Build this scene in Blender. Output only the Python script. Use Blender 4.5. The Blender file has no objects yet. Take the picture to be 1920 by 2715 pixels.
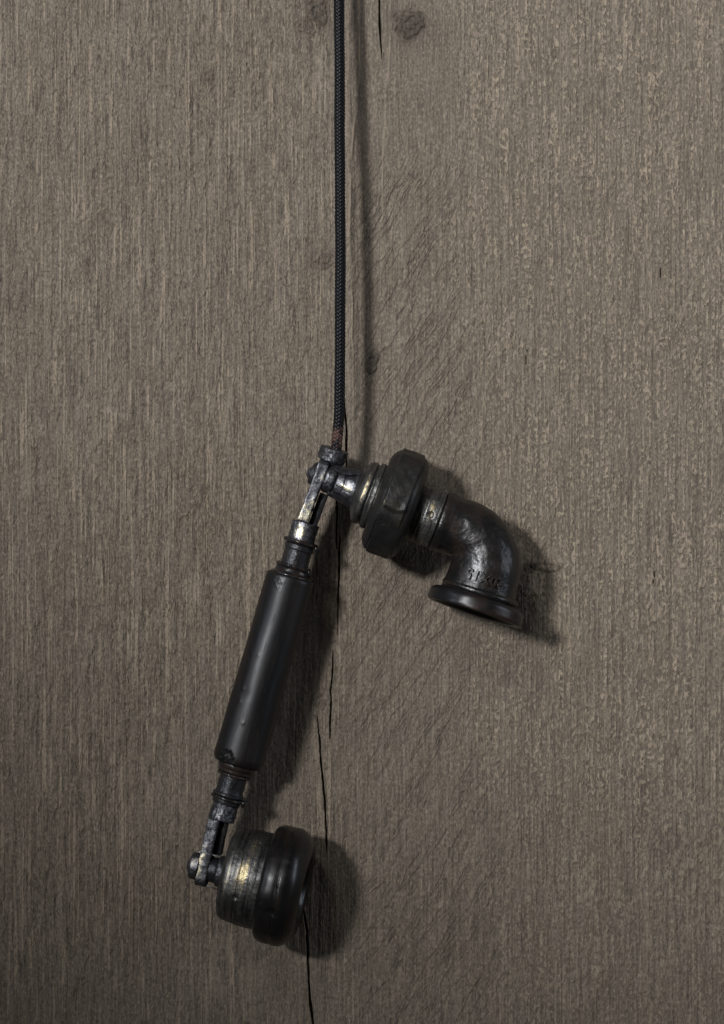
import bpy, math, random
import numpy as np
from mathutils import Vector, Matrix

random.seed(7)
sc = bpy.context.scene
C = sc.collection
S = 0.00018                 # metres per photograph pixel at the wall
W, H = 1920.0, 2715.0
D = 7200.0                  # camera distance in the same unit (1.30 m)
R = math.radians

# ------------------------------------------------------------------ camera
cam_d = bpy.data.cameras.new('camera')
cam = bpy.data.objects.new('camera', cam_d)
C.objects.link(cam)
cam.location = (0, -D*S, 0)
cam.rotation_euler = (R(90), 0, 0)
cam_d.sensor_fit = 'VERTICAL'
cam_d.sensor_height = 36.0
cam_d.lens = 36.0*D/H
cam_d.clip_start = 0.01
cam_d.clip_end = 20
sc.camera = cam

# ------------------------------------------------------------------ dim room and lamps
world = bpy.data.worlds.new('World')
sc.world = world
world.use_nodes = True
bg = world.node_tree.nodes['Background']
bg.inputs['Color'].default_value = (1.0, 0.95, 0.88, 1)
bg.inputs['Strength'].default_value = 0.030

def aim(o, target):
    o.rotation_euler = (Vector(target)-o.location).to_track_quat('-Z', 'Y').to_euler()

def lamp(name, kind, loc, target, power, col, **kw):
    d = bpy.data.lights.new(name, kind)
    d.energy = power
    d.color = col
    for k, v in kw.items():
        setattr(d, k, v)
    o = bpy.data.objects.new(name, d)
    C.objects.link(o)
    o.location = loc
    aim(o, target)
    return o

lamp('key_lamp', 'SPOT', (-1.53, -2.90, 0.85), (0.325, 0, 0.660), 410, (0.955, 0.968, 1.0),
     spot_size=R(32.1), spot_blend=0.10, shadow_soft_size=0.20)
lamp('overhead_lamp', 'SPOT', (-0.55, -2.30, 2.00), (0.42, 0, 0.62), 240, (0.955, 0.968, 1.0),
     spot_size=R(30.0), spot_blend=0.7, shadow_soft_size=0.45)
lamp('softbox_lamp', 'AREA', (-1.45, -0.85, 0.50), (-0.02, 0, 0), 2.3, (0.78, 0.86, 1.0),
     shape='RECTANGLE', size=0.28, size_y=0.8)
lamp('edge_softbox_lamp', 'AREA', (1.30, -0.45, 0.15), (0, -0.03, -0.02), 3.4, (0.78, 0.86, 1.0),
     shape='RECTANGLE', size=0.26, size_y=0.8)

sc.view_settings.view_transform = 'Standard'
sc.view_settings.look = 'None'
sc.view_settings.exposure = 0.0
sc.view_settings.gamma = 1.0
sc.view_settings.use_curve_mapping = False

# ------------------------------------------------------------------ node helper
class Mat:
    def __init__(self, name):
        self.m = bpy.data.materials.new(name)
        self.m.use_nodes = True
        self.t = self.m.node_tree
        self.b = self.t.nodes['Principled BSDF']
        self.co = None
    def n(self, kind, **kw):
        nd = self.t.nodes.new(kind)
        for k, v in kw.items():
            setattr(nd, k, v)
        return nd
    def link(self, a, b):
        self.t.links.new(a, b)
    def coords(self, scale=(1, 1, 1)):
        if self.co is None:
            tc = self.n('ShaderNodeTexCoord')
            self.co = tc.outputs['Object']
        mp = self.n('ShaderNodeMapping')
        mp.inputs['Scale'].default_value = [s/S for s in scale]
        self.link(self.co, mp.inputs['Vector'])
        return mp.outputs['Vector']
    def noise(self, scale, detail=3.0, rough=0.55, dist=0.0):
        nd = self.n('ShaderNodeTexNoise')
        self.link(self.coords(scale), nd.inputs['Vector'])
        nd.inputs['Scale'].default_value = 1.0
        nd.inputs['Detail'].default_value = detail
        nd.inputs['Roughness'].default_value = rough
        nd.inputs['Distortion'].default_value = dist
        return nd.outputs['Fac']
    def attr(self, name):
        nd = self.n('ShaderNodeAttribute')
        nd.attribute_name = name
        return nd.outputs['Fac']
    def ramp(self, fac, lo, hi, a=0.0, b=1.0):
        nd = self.n('ShaderNodeMapRange')
        nd.interpolation_type = 'SMOOTHSTEP'
        self.link(fac, nd.inputs['Value'])
        for k, v in zip(('From Min', 'From Max', 'To Min', 'To Max'), (lo, hi, a, b)):
            nd.inputs[k].default_value = v
        return nd.outputs['Result']
    def math(self, op, a, b=None, c=None):
        nd = self.n('ShaderNodeMath', operation=op)
        for i, v in enumerate((a, b, c)):
            if v is None:
                continue
            if isinstance(v, (int, float)):
                nd.inputs[i].default_value = v
            else:
                self.link(v, nd.inputs[i])
        return nd.outputs[0]
    def mix(self, fac, a, b):
        nd = self.n('ShaderNodeMix', data_type='RGBA')
        if isinstance(fac, (int, float)):
            nd.inputs[0].default_value = fac
        else:
            self.link(fac, nd.inputs[0])
        for i, v in ((6, a), (7, b)):
            if isinstance(v, tuple):
                nd.inputs[i].default_value = (*v, 1)
            else:
                self.link(v, nd.inputs[i])
        return nd.outputs[2]
    def bump(self, height, strength, dist_px, prev=None):
        nd = self.n('ShaderNodeBump')
        nd.inputs['Strength'].default_value = strength
        nd.inputs['Distance'].default_value = dist_px*S
        self.link(height, nd.inputs['Height'])
        if prev is not None:
            self.link(prev, nd.inputs['Normal'])
        return nd.outputs['Normal']
    def put(self, name, v):
        s = self.b.inputs[name]
        if isinstance(v, (int, float)):
            s.default_value = v
        elif isinstance(v, tuple):
            s.default_value = (*v, 1)
        else:
            self.link(v, s)

# ------------------------------------------------------------------ materials
def wood_material():
    """grey-brown weathered board: fibres run up and down, torn scuffs and slanting ripples lie over them"""
    M = Mat('weathered_wood')
    left, right, mid = M.attr('fibre'), M.attr('scuff'), M.attr('ripple')
    spk = M.noise((1/5.0, 1/5.0, 1/9.0), 3, 0.75)
    fib = M.noise((1/6.0, 1/6.0, 1/130.0), 4, 0.65)
    line = M.noise((1/6.5, 1/6.5, 1/460.0), 1, 0.5)
    line2 = M.noise((1/13.0, 1/13.0, 1/420.0), 2, 0.5)
    patch = M.noise((1/55.0, 1/55.0, 1/130.0), 3, 0.6)
    blot = M.noise((1/170.0, 1/170.0, 1/300.0), 4, 0.6, 0.6)
    column = M.noise((1/8.0, 1/8.0, 1/260.0), 1, 0.5)
    fleck = M.noise((1/10.0, 1/10.0, 1/15.0), 2, 0.55)
    tear = M.noise((1/13.0, 1/13.0, 1/95.0), 3, 0.6, 0.15)
    flake = M.ramp(M.noise((1/24.0, 1/24.0, 1/62.0), 4, 0.62, 0.2), 0.475, 0.535)
    # slanting coordinates
    co = M.coords((1, 1, 1))
    def dot(v):
        nd = M.n('ShaderNodeVectorMath', operation='DOT_PRODUCT')
        M.link(co, nd.inputs[0]); nd.inputs[1].default_value = v
        return nd.outputs['Value']
    cb = M.n('ShaderNodeCombineXYZ')
    M.link(M.math('ADD', dot((0.86/46, 0, -0.50/46)), M.math('MULTIPLY', M.noise((1/120.0,)*3, 3, 0.6), 0.9)), cb.inputs[0])
    M.link(dot((-0.50/420, 0, -0.86/420)), cb.inputs[1])
    rn = M.n('ShaderNodeTexNoise')
    M.link(cb.outputs[0], rn.inputs['Vector'])
    rn.inputs['Scale'].default_value = 1.0; rn.inputs['Detail'].default_value = 3.0; rn.inputs['Roughness'].default_value = 0.55
    rip = rn.outputs['Fac']
    crease = M.math('MULTIPLY', M.ramp(M.math('ABSOLUTE', M.math('SUBTRACT', rip, 0.5)), 0.003, 0.022, 1.0, 0.0), M.ramp(patch, 0.34, 0.52, 0.35, 1.0))
    crease = M.math('MULTIPLY', crease, mid)
    tcr = M.math('MULTIPLY', M.ramp(tear, 0.355, 0.40, 1.0, 0.0), M.ramp(patch, 0.40, 0.52))
    tcr = M.math('MULTIPLY', tcr, M.math('ADD', M.math('MULTIPLY', left, 0.5), 0.45))
    # colours
    base = M.mix(M.ramp(fib, 0.36, 0.64), (0.100, 0.083, 0.066), (0.182, 0.153, 0.122))
    base = M.mix(M.ramp(blot, 0.40, 0.62, 0.0, 0.40), base, (0.127, 0.102, 0.078))
    base = M.mix(M.ramp(line2, 0.50, 0.66, 0.0, 0.35), base, (0.205, 0.176, 0.150))
    ln = M.math('MULTIPLY', M.ramp(line, 0.565, 0.60), M.math('ADD', M.math('MULTIPLY', left, 0.85), M.math('MULTIPLY', right, 0.30)))
    ln = M.math('MULTIPLY', ln, M.ramp(patch, 0.40, 0.54, 0.12, 1.0))
    base = M.mix(M.math('MULTIPLY', ln, 0.55), base, (0.370, 0.305, 0.238))
    fl = M.math('MULTIPLY', M.math('MULTIPLY', M.ramp(fleck, 0.47, 0.56), M.ramp(column, 0.44, 0.53)), M.math('ADD', M.math('MULTIPLY', right, 0.95), M.math('ADD', M.math('MULTIPLY', mid, 0.28), M.math('MULTIPLY', left, 0.16))))
    fl = M.math('MULTIPLY', fl, M.ramp(patch, 0.36, 0.54, 0.45, 1.0))
    base = M.mix(M.math('MULTIPLY', fl, 0.58), base, (0.385, 0.322, 0.252))
    base = M.mix(M.ramp(spk, 0.37, 0.49, 0.52, 0.0), base, (0.060, 0.050, 0.041))
    base = M.mix(M.ramp(spk, 0.53, 0.66, 0.0, 0.46), base, (0.356, 0.291, 0.222))
    base = M.mix(M.math('MULTIPLY', M.attr('pale'), 0.60), base, (0.340, 0.282, 0.220))
    base = M.mix(M.math('MULTIPLY', M.math('MAXIMUM', crease, tcr), 0.42), base, (0.045, 0.037, 0.030))
    base = M.mix(M.math('MULTIPLY', M.attr('knot'), 0.85), base, (0.050, 0.041, 0.032))
    tint = M.n('ShaderNodeMix', data_type='RGBA', blend_type='MULTIPLY')
    tint.inputs[0].default_value = 1.0
    M.link(base, tint.inputs[6]); tint.inputs[7].default_value = (1.04, 1.0, 0.92, 1)
    M.put('Base Color', tint.outputs[2])
    M.put('Roughness', M.ramp(spk, 0.35, 0.65, 0.70, 0.50))
    M.put('Specular IOR Level', 0.35)
    hgt = M.math('ADD', M.math('MULTIPLY', fib, 1.6), M.math('MULTIPLY', spk, 1.0))
    hgt = M.math('ADD', hgt, M.math('MULTIPLY', M.math('MULTIPLY', flake, M.math('ADD', M.math('MULTIPLY', left, 0.75), 0.25)), 0.85))
    hgt = M.math('ADD', hgt, M.math('MULTIPLY', ln, 0.8))
    hgt = M.math('ADD', hgt, M.math('MULTIPLY', fl, 0.8))
    hgt = M.math('ADD', hgt, M.math('MULTIPLY', M.math('MULTIPLY', rip, mid), 4.0))
    hgt = M.math('SUBTRACT', hgt, M.math('MULTIPLY', M.math('MAXIMUM', crease, tcr), 0.8))
    M.put('Normal', M.bump(hgt, 0.85, 2.6))
    return M.m

def black_metal(name, dark, warm, rough=(0.30, 0.48), lump=7.0, lump_amt=0.35, metal=0.0, warm_amt=0.6, spec=0.4):
    """blackened cast metal; 'wear' attribute brings out rubbed brown and bare metal"""
    M = Mat(name)
    big = M.noise((1/70.0,)*3, 4, 0.6, 0.4)
    mid = M.noise((1/lump,)*3, 2, 0.5)
    grit = M.noise((1/5.0,)*3, 1, 0.5)
    col = M.mix(M.ramp(big, 0.42, 0.70, 0.0, warm_amt), dark, warm)
    wear = M.math('ADD', M.attr('wear'), M.math('MULTIPLY', mid, 0.5))
    wm = M.ramp(wear, 0.62, 0.95)
    col = M.mix(M.math('MULTIPLY', wm, 0.7), col, (0.16, 0.135, 0.095))
    M.put('Base Color', col)
    M.put('Metallic', metal)
    M.put('Roughness', M.ramp(M.math('ADD', M.math('MULTIPLY', mid, 0.5), M.math('MULTIPLY', big, 0.5)), 0.35, 0.65, *rough))
    M.put('Specular IOR Level', spec)
    nb = M.bump(mid, lump_amt, 2.2)
    M.put('Normal', M.bump(grit, 0.22, 0.8, nb))
    return M.m

def worn_metal(name, dark, bright, gold, thr=0.60, brush=None, rough=(0.26, 0.46)):
    """dark patina rubbed through to pale brass where the 'wear' attribute is high"""
    M = Mat(name)
    mid = M.noise((1/12.0,)*3, 4, 0.70, 0.4)
    fine = M.noise((1/4.0,)*3, 3, 0.65)
    big = M.noise((1/48.0,)*3, 2, 0.5)
    f = M.math('ADD', M.math('MULTIPLY', mid, 0.62), M.math('MULTIPLY', fine, 0.38))
    if brush is not None:
        br = M.noise(brush, 3, 0.7)
        f = M.math('ADD', M.math('MULTIPLY', f, 0.45), M.math('MULTIPLY', br, 0.55))
    f = M.math('ADD', f, M.math('MULTIPLY', M.attr('wear'), 0.24))
    grey = M.ramp(f, thr-0.18, thr+0.03)
    gd = M.ramp(f, thr, thr+0.14)
    col = M.mix(grey, dark, bright)
    col = M.mix(gd, col, gold)
    col = M.mix(M.ramp(big, 0.5, 0.75, 0.0, 0.35), col, (0.045, 0.036, 0.024))
    M.put('Base Color', col)
    M.put('Metallic', M.ramp(f, thr-0.25, thr, 0.35, 0.9))
    M.put('Roughness', M.ramp(fine, 0.3, 0.7, *rough))
    nb = M.bump(mid, 0.55, 3.0)
    nb = M.bump(fine, 0.35, 1.2, nb)
    if brush is not None:
        nb = M.bump(br, 0.35, 1.2, nb)
    M.put('Normal', nb)
    return M.m

def lacquer(name, dark, warm, grain, rough=(0.30, 0.44), bumps=0.12, spec=0.45):
    """black stained turned wood: satin, brown where the stain is thin"""
    M = Mat(name)
    g = M.noise(grain, 4, 0.6)
    spot = M.noise((1/9.0,)*3, 3, 0.6)
    big = M.noise((1/60.0, 1/60.0, 1/200.0), 3, 0.5)
    col = M.mix(M.ramp(M.math('ADD', M.math('MULTIPLY', g, 0.6), M.math('MULTIPLY', big, 0.4)), 0.46, 0.66), dark, warm)
    wm = M.ramp(M.math('ADD', M.attr('wear'), M.math('MULTIPLY', spot, 0.5)), 0.7, 1.0)
    col = M.mix(wm, col, (0.12, 0.10, 0.07))
    M.put('Base Color', col)
    scuff = M.noise((1/5.0, 1/5.0, 1/70.0), 3, 0.7, 0.5)
    M.put('Roughness', M.math('ADD', M.ramp(big, 0.3, 0.7, *rough), M.ramp(scuff, 0.54, 0.66, 0.0, 0.16)))
    M.put('Specular IOR Level', spec)
    nb = M.bump(g, 0.06, 0.6)
    M.put('Normal', M.bump(M.ramp(spot, 0.55, 0.8), bumps, 1.5, nb))
    return M.m

def cord_material():
    M = Mat('braided_cord_cloth')
    mott = M.noise((1/12.0,)*3, 3, 0.6)
    thread = M.noise((1/2.5,)*3, 2, 0.6)
    col = M.mix(M.ramp(thread, 0.35, 0.7), (0.0028, 0.0028, 0.0034), (0.0072, 0.0074, 0.0098))
    red = M.ramp(M.math('ADD', M.attr('wear'), M.math('MULTIPLY', mott, 0.7)), 0.85, 1.05)
    col = M.mix(red, col, (0.080, 0.042, 0.034))
    M.put('Base Color', col)
    M.put('Roughness', 0.42)
    M.put('Specular IOR Level', 0.28)
    M.put('Normal', M.bump(thread, 0.4, 0.8))
    return M.m

m_wood = wood_material()
m_iron = black_metal('black_cast_iron', (0.007, 0.0064, 0.0064), (0.026, 0.0165, 0.0115), rough=(0.31, 0.42), lump=9.0, lump_amt=0.46, spec=0.5)
m_nut = black_metal('blackened_nut_metal', (0.014, 0.0137, 0.0136), (0.027, 0.0235, 0.017), rough=(0.34, 0.52), lump=6.0, lump_amt=0.22, metal=0.25, warm_amt=0.8)
m_flange = black_metal('black_flange_metal', (0.008, 0.0075, 0.008), (0.034, 0.019, 0.012), rough=(0.28, 0.38), lump=40.0, lump_amt=0.05)
m_worn = worn_metal('rubbed_brass', (0.024, 0.024, 0.027), (0.20, 0.20, 0.215), (0.62, 0.56, 0.40), thr=0.64, rough=(0.32, 0.52))
m_ring = worn_metal('brushed_dark_brass', (0.012, 0.0115, 0.0115), (0.17, 0.166, 0.158), (0.48, 0.40, 0.23), thr=0.585, brush=(1/160.0, 1/160.0, 1/6.0), rough=(0.30, 0.5))
m_tube = worn_metal('dark_tube_metal', (0.022, 0.022, 0.025), (0.045, 0.045, 0.047), (0.22, 0.21, 0.18), thr=0.74, rough=(0.30, 0.42))
m_bead = lacquer('glossy_bead_lacquer', (0.012, 0.0115, 0.012), (0.040, 0.022, 0.014), (1/12.0,)*3, rough=(0.20, 0.32))
m_handle = lacquer('black_handle_lacquer', (0.0055, 0.0055, 0.006), (0.014, 0.0095, 0.0075), (1/16.0, 1/16.0, 1/260.0), rough=(0.36, 0.44), bumps=0.03, spec=0.42)
m_rim = lacquer('black_rim_lacquer', (0.0055, 0.0055, 0.006), (0.014, 0.0095, 0.0075), (1/90.0, 1/90.0, 1/14.0), rough=(0.25, 0.34), bumps=0.05)
m_cord = cord_material()
m_wire = worn_metal('thin_wire_metal', (0.10, 0.10, 0.10), (0.30, 0.30, 0.30), (0.5, 0.47, 0.38), thr=0.5)

# ------------------------------------------------------------------ geometry helpers
def P(px, py, h=0.0):
    """world point that stands h off the wall and is seen at photograph pixel (px, py)"""
    k = (D-h)/D
    return Vector(((px-W/2)*S*k, -h*S, (H/2-py)*S*k))

def mesh_np(name, co, faces=None, quads=None, attrs=None, smooth=True):
    me = bpy.data.meshes.new(name)
    co = np.asarray(co, dtype=np.float32)
    if quads is None:
        me.from_pydata(co.tolist(), [], faces)
    else:
        q = np.asarray(quads, dtype=np.int32)
        me.vertices.add(len(co))
        me.vertices.foreach_set('co', co.ravel())
        me.loops.add(q.size)
        me.loops.foreach_set('vertex_index', q.ravel())
        me.polygons.add(len(q))
        me.polygons.foreach_set('loop_start', np.arange(0, q.size, 4, dtype=np.int32))
        me.update(calc_edges=True)
    if smooth:
        me.polygons.foreach_set('use_smooth', np.ones(len(me.polygons), dtype=bool))
    for k, v in (attrs or {}).items():
        a = me.attributes.new(k, 'FLOAT', 'POINT')
        a.data.foreach_set('value', np.asarray(v, dtype=np.float32).ravel())
    me.update()
    return me

WM = {}
def link(name, me, mat, mw, parent=None):
    o = bpy.data.objects.new(name, me)
    C.objects.link(o)
    if mat is not None:
        me.materials.append(mat)
    if parent is not None:
        o.parent = parent
        o.matrix_basis = WM[parent].inverted() @ mw
    else:
        o.matrix_basis = mw
    WM[o] = mw.copy()
    return o

def axis_frame(origin, ux, uy, tilt):
    """Z along the axis seen in the picture as (ux right, uy down), X to the viewer"""
    l = math.hypot(ux, uy)
    z = Vector((ux/l*math.cos(tilt), -math.sin(tilt), -uy/l*math.cos(tilt)))
    v = Vector((0, -1, 0))
    x = (v - z*v.dot(z)).normalized()
    y = z.cross(x)
    m = Matrix.Identity(4)
    for i, c in enumerate((x, y, z)):
        for j in range(3):
            m[j][i] = c[j]
    m.translation = origin
    return m

def wob(p, seed, scale, amp, n=10):
    """soft lumpy field from a few sines, p = (N,3) in pixels"""
    rg = np.random.default_rng(seed)
    out = np.zeros(len(p))
    for _ in range(n):
        k = rg.normal(size=3)
        k = k/np.linalg.norm(k)*rg.uniform(0.6, 1.8)/scale
        out += np.sin(p @ k*2*math.pi + rg.uniform(0, 6.28))
    return out*amp/math.sqrt(n)

def fillet(prof, rad, n=4):
    out = [prof[0]]
    for i in range(1, len(prof)-1):
        p0, p1, p2 = (np.array(q[:2], float) for q in prof[i-1:i+2])
        r = prof[i][2] if len(prof[i]) > 2 else rad
        l0, l2 = np.linalg.norm(p0-p1), np.linalg.norm(p2-p1)
        r = min(r, 0.48*l0, 0.48*l2)
        if r < 0.05:
            out.append(tuple(p1)); continue
        a = p1+(p0-p1)/l0*r
        b = p1+(p2-p1)/l2*r
        for j in range(n+1):
            t = j/n
            q = (1-t)**2*a + 2*t*(1-t)*p1 + t*t*b
            out.append(tuple(q))
    out.append(prof[-1])
    return [(q[0], q[1]) for q in out]

def densify(prof, step):
    out = [prof[0]]
    for a, b in zip(prof, prof[1:]):
        l = math.hypot(b[0]-a[0], b[1]-a[1])
        n = max(1, int(l/step))
        for j in range(1, n+1):
            t = j/n
            out.append((a[0]+(b[0]-a[0])*t, a[1]+(b[1]-a[1])*t))
    return out

def lathe(name, prof, rad=2.0, nseg=96, step=8.0, k=1.0, disp=None, wear=None, sharp=False):
    """prof = list of (z, r); disp(theta, z, r, pts) -> radial change, all in pixels"""
    pr = densify(fillet(prof, rad), step)
    z = np.array([q[0] for q in pr]); r = np.array([max(q[1], 0.05) for q in pr])
    th = np.arange(nseg)/nseg*2*math.pi
    T, Z = np.meshgrid(th, z); _, RR = np.meshgrid(th, r)
    pts = np.stack([RR*np.cos(T), RR*np.sin(T), Z], -1).reshape(-1, 3)
    t_, z_, r_ = T.ravel(), Z.ravel(), RR.ravel()
    if disp is not None:
        d = disp(t_, z_, r_, pts)*np.clip(r_/12.0, 0, 1)
        pts[:, 0] += d*np.cos(t_); pts[:, 1] += d*np.sin(t_)
    nr = len(z)
    i = np.arange(nr-1)[:, None]*nseg; j = np.arange(nseg)[None, :]; j2 = (j+1) % nseg
    q = np.stack([i+j, i+j2, i+nseg+j2, i+nseg+j], -1).reshape(-1, 4)
    at = {}
    if wear is not None:
        at['wear'] = wear(t_, z_, r_, pts)
    return mesh_np(name, pts*S*k, quads=q, attrs=at)

def blob(t, z, r, tc, zc, rz, amp=1.0):
    """round patch at angle tc (radians from the viewer) and axial position zc"""
    dt = (np.mod(t-tc+math.pi, 2*math.pi)-math.pi)*r
    return amp*np.exp(-(dt**2+(z-zc)**2)/(rz*rz))

def tube(name, path, rad, nseg=10, k=1.0, wear=None, closed_caps=True):
    """round bar along a list of world points (metres)"""
    pts = [Vector(p) for p in path]
    co, fc = [], []
    ref = Vector((0.13, -0.9, 0.2))
    for i, p in enumerate(pts):
        d = (pts[min(i+1, len(pts)-1)]-pts[max(i-1, 0)]).normalized()
        a = (ref-d*ref.dot(d)).normalized(); b = d.cross(a)
        r = rad[i] if isinstance(rad, (list, tuple)) else rad
        for j in range(nseg):
            t = 2*math.pi*j/nseg
            co.append(p+(a*math.cos(t)+b*math.sin(t))*r)
    for i in range(len(pts)-1):
        for j in range(nseg):
            j2 = (j+1) % nseg
            fc.append((i*nseg+j, i*nseg+j2, (i+1)*nseg+j2, (i+1)*nseg+j))
    if closed_caps:
        fc.append(tuple(reversed(range(nseg))))
        fc.append(tuple(range((len(pts)-1)*nseg, len(pts)*nseg)))
    return mesh_np(name, [tuple(c) for c in co], faces=fc)

# ------------------------------------------------------------------ wooden wall
def vn(x, y, sx, sy, seed):
    rg = np.random.default_rng(seed)
    u = x/sx+37.3; v = y/sy+91.7
    n = 1 << 9
    g = rg.random((n, n)).astype(np.float32)
    iu = np.floor(u).astype(np.int64); iv = np.floor(v).astype(np.int64)
    fu = (u-iu).astype(np.float32); fv = (v-iv).astype(np.float32)
    fu = fu*fu*(3-2*fu); fv = fv*fv*(3-2*fv)
    m = n-1
    a = g[iv & m, iu & m]; b = g[iv & m, (iu+1) & m]
    c = g[(iv+1) & m, iu & m]; d = g[(iv+1) & m, (iu+1) & m]
    return (a*(1-fu)+b*fu)*(1-fv)+(c*(1-fu)+d*fu)*fv

def ss(a, b, x):
    t = np.clip((x-a)/(b-a), 0, 1)
    return t*t*(3-2*t)

KNOTS = [(1087, 72, 36, 31, 1.3), (985, 962, 18, 25, 1.2), (862, 690, 26, 28, 0.6), (1402, 1508, 14, 14, 1.4),
         (840, 30, 30, 34, 1.0), (815, 70, 22, 26, 0.7), (852, 1868, 16, 22, 0.7), (556, 205, 16, 20, 0.6), (590, 120, 14, 14, 0.4)]
CRACKS = [
    [(-40, 1004, 5), (0, 1006, 5), (60, 1007, 6), (110, 1010, 4.5), (148, 1012, 2.5), (165, 1012, 0)],
    [(1005, 911, 0), (1030, 911, 2.5), (1060, 913, 4), (1110, 917, 4.5), (1150, 919, 5), (1200, 919, 6), (1240, 918, 4), (1290, 905, 3), (1330, 894, 4), (1356, 895, 4), (1420, 893, 3.5), (1475, 893, 0)],
    [(1410, 901, 0), (1430, 901, 4), (1500, 900, 5), (1558, 898, 4.5), (1600, 897, 4.5), (1650, 896, 3), (1700, 895, 0)],
    [(1715, 884, 0), (1740, 883, 3.5), (1790, 882, 4.5), (1830, 877, 4), (1870, 878, 5), (1910, 876, 4.5), (1950, 875, 3), (1975, 874, 0)],
    [(1890, 841, 0), (1910, 842, 3), (1966, 848, 4.5), (2010, 850, 6), (2056, 855, 6), (2125, 862, 5.5), (2200, 865, 5), (2249, 866, 4.5), (2276, 867, 0)],
    [(2375, 800, 0), (2405, 803, 3.5), (2467, 814, 5), (2545, 817, 6), (2600, 819, 6), (2654, 822, 7), (2700, 829, 5.5), (2760, 836, 5)],
    [(705, 1752, 0), (715, 1752, 1.8), (735, 1751, 2.4), (748, 1750, 0)],
    [(915, 1397, 0), (930, 1397, 1.8), (962, 1395, 2.2), (975, 1394, 0)],
    [(1500, 1735, 0), (1520, 1735, 1.8), (1545, 1734, 2.0), (1556, 1734, 0)],
]

def build_wall():
    rg = np.random.default_rng(3)
    def spaced(segs):
        out = []
        for a, b, st in segs:
            n = max(1, int(round((b-a)/st)))
            out.append(np.linspace(a, b, n, endpoint=False))
        return np.concatenate(out+[np.array([segs[-1][1]], float)])
    xs = spaced([(-700, -60, 20), (-60, 780, 2.75), (780, 1060, 1.5), (1060, 1980, 2.75), (1980, 2620, 20)])
    ys = spaced([(-800, -60, 20), (-60, 2775, 3.1), (2775, 3515, 20)])
    X, Y = np.meshgrid(xs, ys)
    X = X.astype(np.float64); Y = Y.astype(np.float64)
    xw = X + 5*(vn(X, Y, 90, 500, 1)-0.5) + 2.0*(vn(X, Y, 25, 120, 2)-0.5)
    knot = np.zeros_like(X); hk = np.zeros_like(X)
    for i, (kx, ky, rx, ry, st) in enumerate(KNOTS):
        dx, dy = X-kx, Y-ky
        g = np.exp(-(dx/(2.6*rx))**2-(dy/(3.6*ry))**2)
        xw = xw - dx*g*0.55*st
        d = np.sqrt((dx/rx)**2+(dy/ry)**2) + 0.9*(vn(X, Y, 24, 20, 20+i)-0.5) + 0.3*(vn(X, Y, 8, 7, 30+i)-0.5)
        core = 1-ss(0.6, 1.25, d)
        halo = np.exp(-(np.maximum(d-0.8, 0)/1.3)**2)
        rag = 0.25+0.95*vn(X, Y, 7, 9, 40+i)
        knot = np.maximum(knot, st*(core*(0.45+0.25*np.sin(d*11+4*vn(X, Y, 16, 16, 95+i))+0.45*vn(X, Y, 6, 6, 60+i))+0.50*halo*rag*(1-core*0.5)))
        hk += 1.5*st*(3.0*core*np.sin(d*9+3*vn(X, Y, 12, 12, 80+i))*0.45 - 2.5*np.exp(-((d-1.05)/0.16)**2)*rag)
    wl = 1-ss(830, 1010, X+60*(vn(X, Y, 120, 300, 5)-0.5))
    wr = ss(1130, 1380, X+260*(vn(X, Y, 200, 420, 6)-0.5))
    wc = np.clip(1-wl-wr, 0, 1)
    # straight raised fibres
    s1 = vn(xw, Y, 8.0, 230, 7); s2 = vn(xw, Y, 4.5, 110, 8); s3 = vn(xw, Y, 16, 420, 9)
    low = ss(1850, 2450, Y+200*(vn(X, Y, 300, 300, 10)-0.5))
    mask = ss(0.35, 0.65, vn(X, Y, 60, 170, 11))
    line = ss(0.66, 0.92, vn(xw, Y, 7.0, 150, 12)*0.72+0.28*vn(xw, Y, 22, 300, 13))
    h = (1.1*(s1-.5)+0.9*(s2-.5)+1.1*(s3-.5))*(0.55+0.55*wl+0.35*wr)
    pale = 0.35*line*(0.25+0.75*mask)*(0.95*wl+0.40*wr+0.22*wc)
    h += 0.8*line*(wl+0.5*wr)
    h += low*wl*1.0*(vn(xw, Y, 9, 260, 14)-.5)
    # flaky patches torn along a slight slant
    xs_ = xw+0.32*Y
    fl = vn(xs_, Y, 17, 60, 15); fm = ss(0.48, 0.72, vn(X, Y, 70, 90, 16))
    crease = np.exp(-((fl-.5)/.045)**2)*fm*(1-0.6*low)
    h -= 1.5*crease*(0.9*wl+0.25*wr+0.15*wc)
    knot = np.maximum(knot, crease*0.40*wl*vn(X, Y, 9, 20, 17))
    h += 1.2*(ss(.3, .7, fl)-.5)*fm*wl*(1-low)
    # short bright scuffs, mostly to the right
    f = vn(xw, Y, 10, 17, 18)*0.6+0.4*vn(xw, Y, 9, 80, 19)
    f2 = vn(xw, Y, 6, 10, 30)
    fmask = ss(0.30, 0.62, vn(X, Y, 80, 110, 31))
    fk = ss(0.56, 0.80, f)*(0.35+0.65*f2)
    h += fk*3.0*(wr*fmask+0.35*wc*fmask+0.22*wl)
    pale += 0.45*fk*(wr*fmask+0.40*wc*fmask+0.25*wl*mask)
    h += 0.8*(f2-.5)*(0.5+0.8*wr+0.4*wc)
    h += 1.0*(vn(X, Y, 5.5, 6.5, 32)-.5)
    h += 3.0*(vn(X, Y, 45, 80, 33)-.5)
    # slanting ripples round the knots
    q = X*0.86+Y*0.50+30*(vn(X, Y, 160, 160, 34)-.5)+6*(vn(X, Y, 40, 50, 35)-.5)
    al = -X*0.50+Y*0.86
    rp = vn(q, al, 34, 330, 36)
    rmask = ss(0.25, 0.6, vn(X, Y, 120, 160, 37))
    cr = np.exp(-((rp-.5)/.05)**2)*rmask
    cw = wc*ss(330, 520, Y)*(1-0.15*ss(1500, 1900, Y))+0.25*wr
    h -= 1.6*cr*cw
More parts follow.
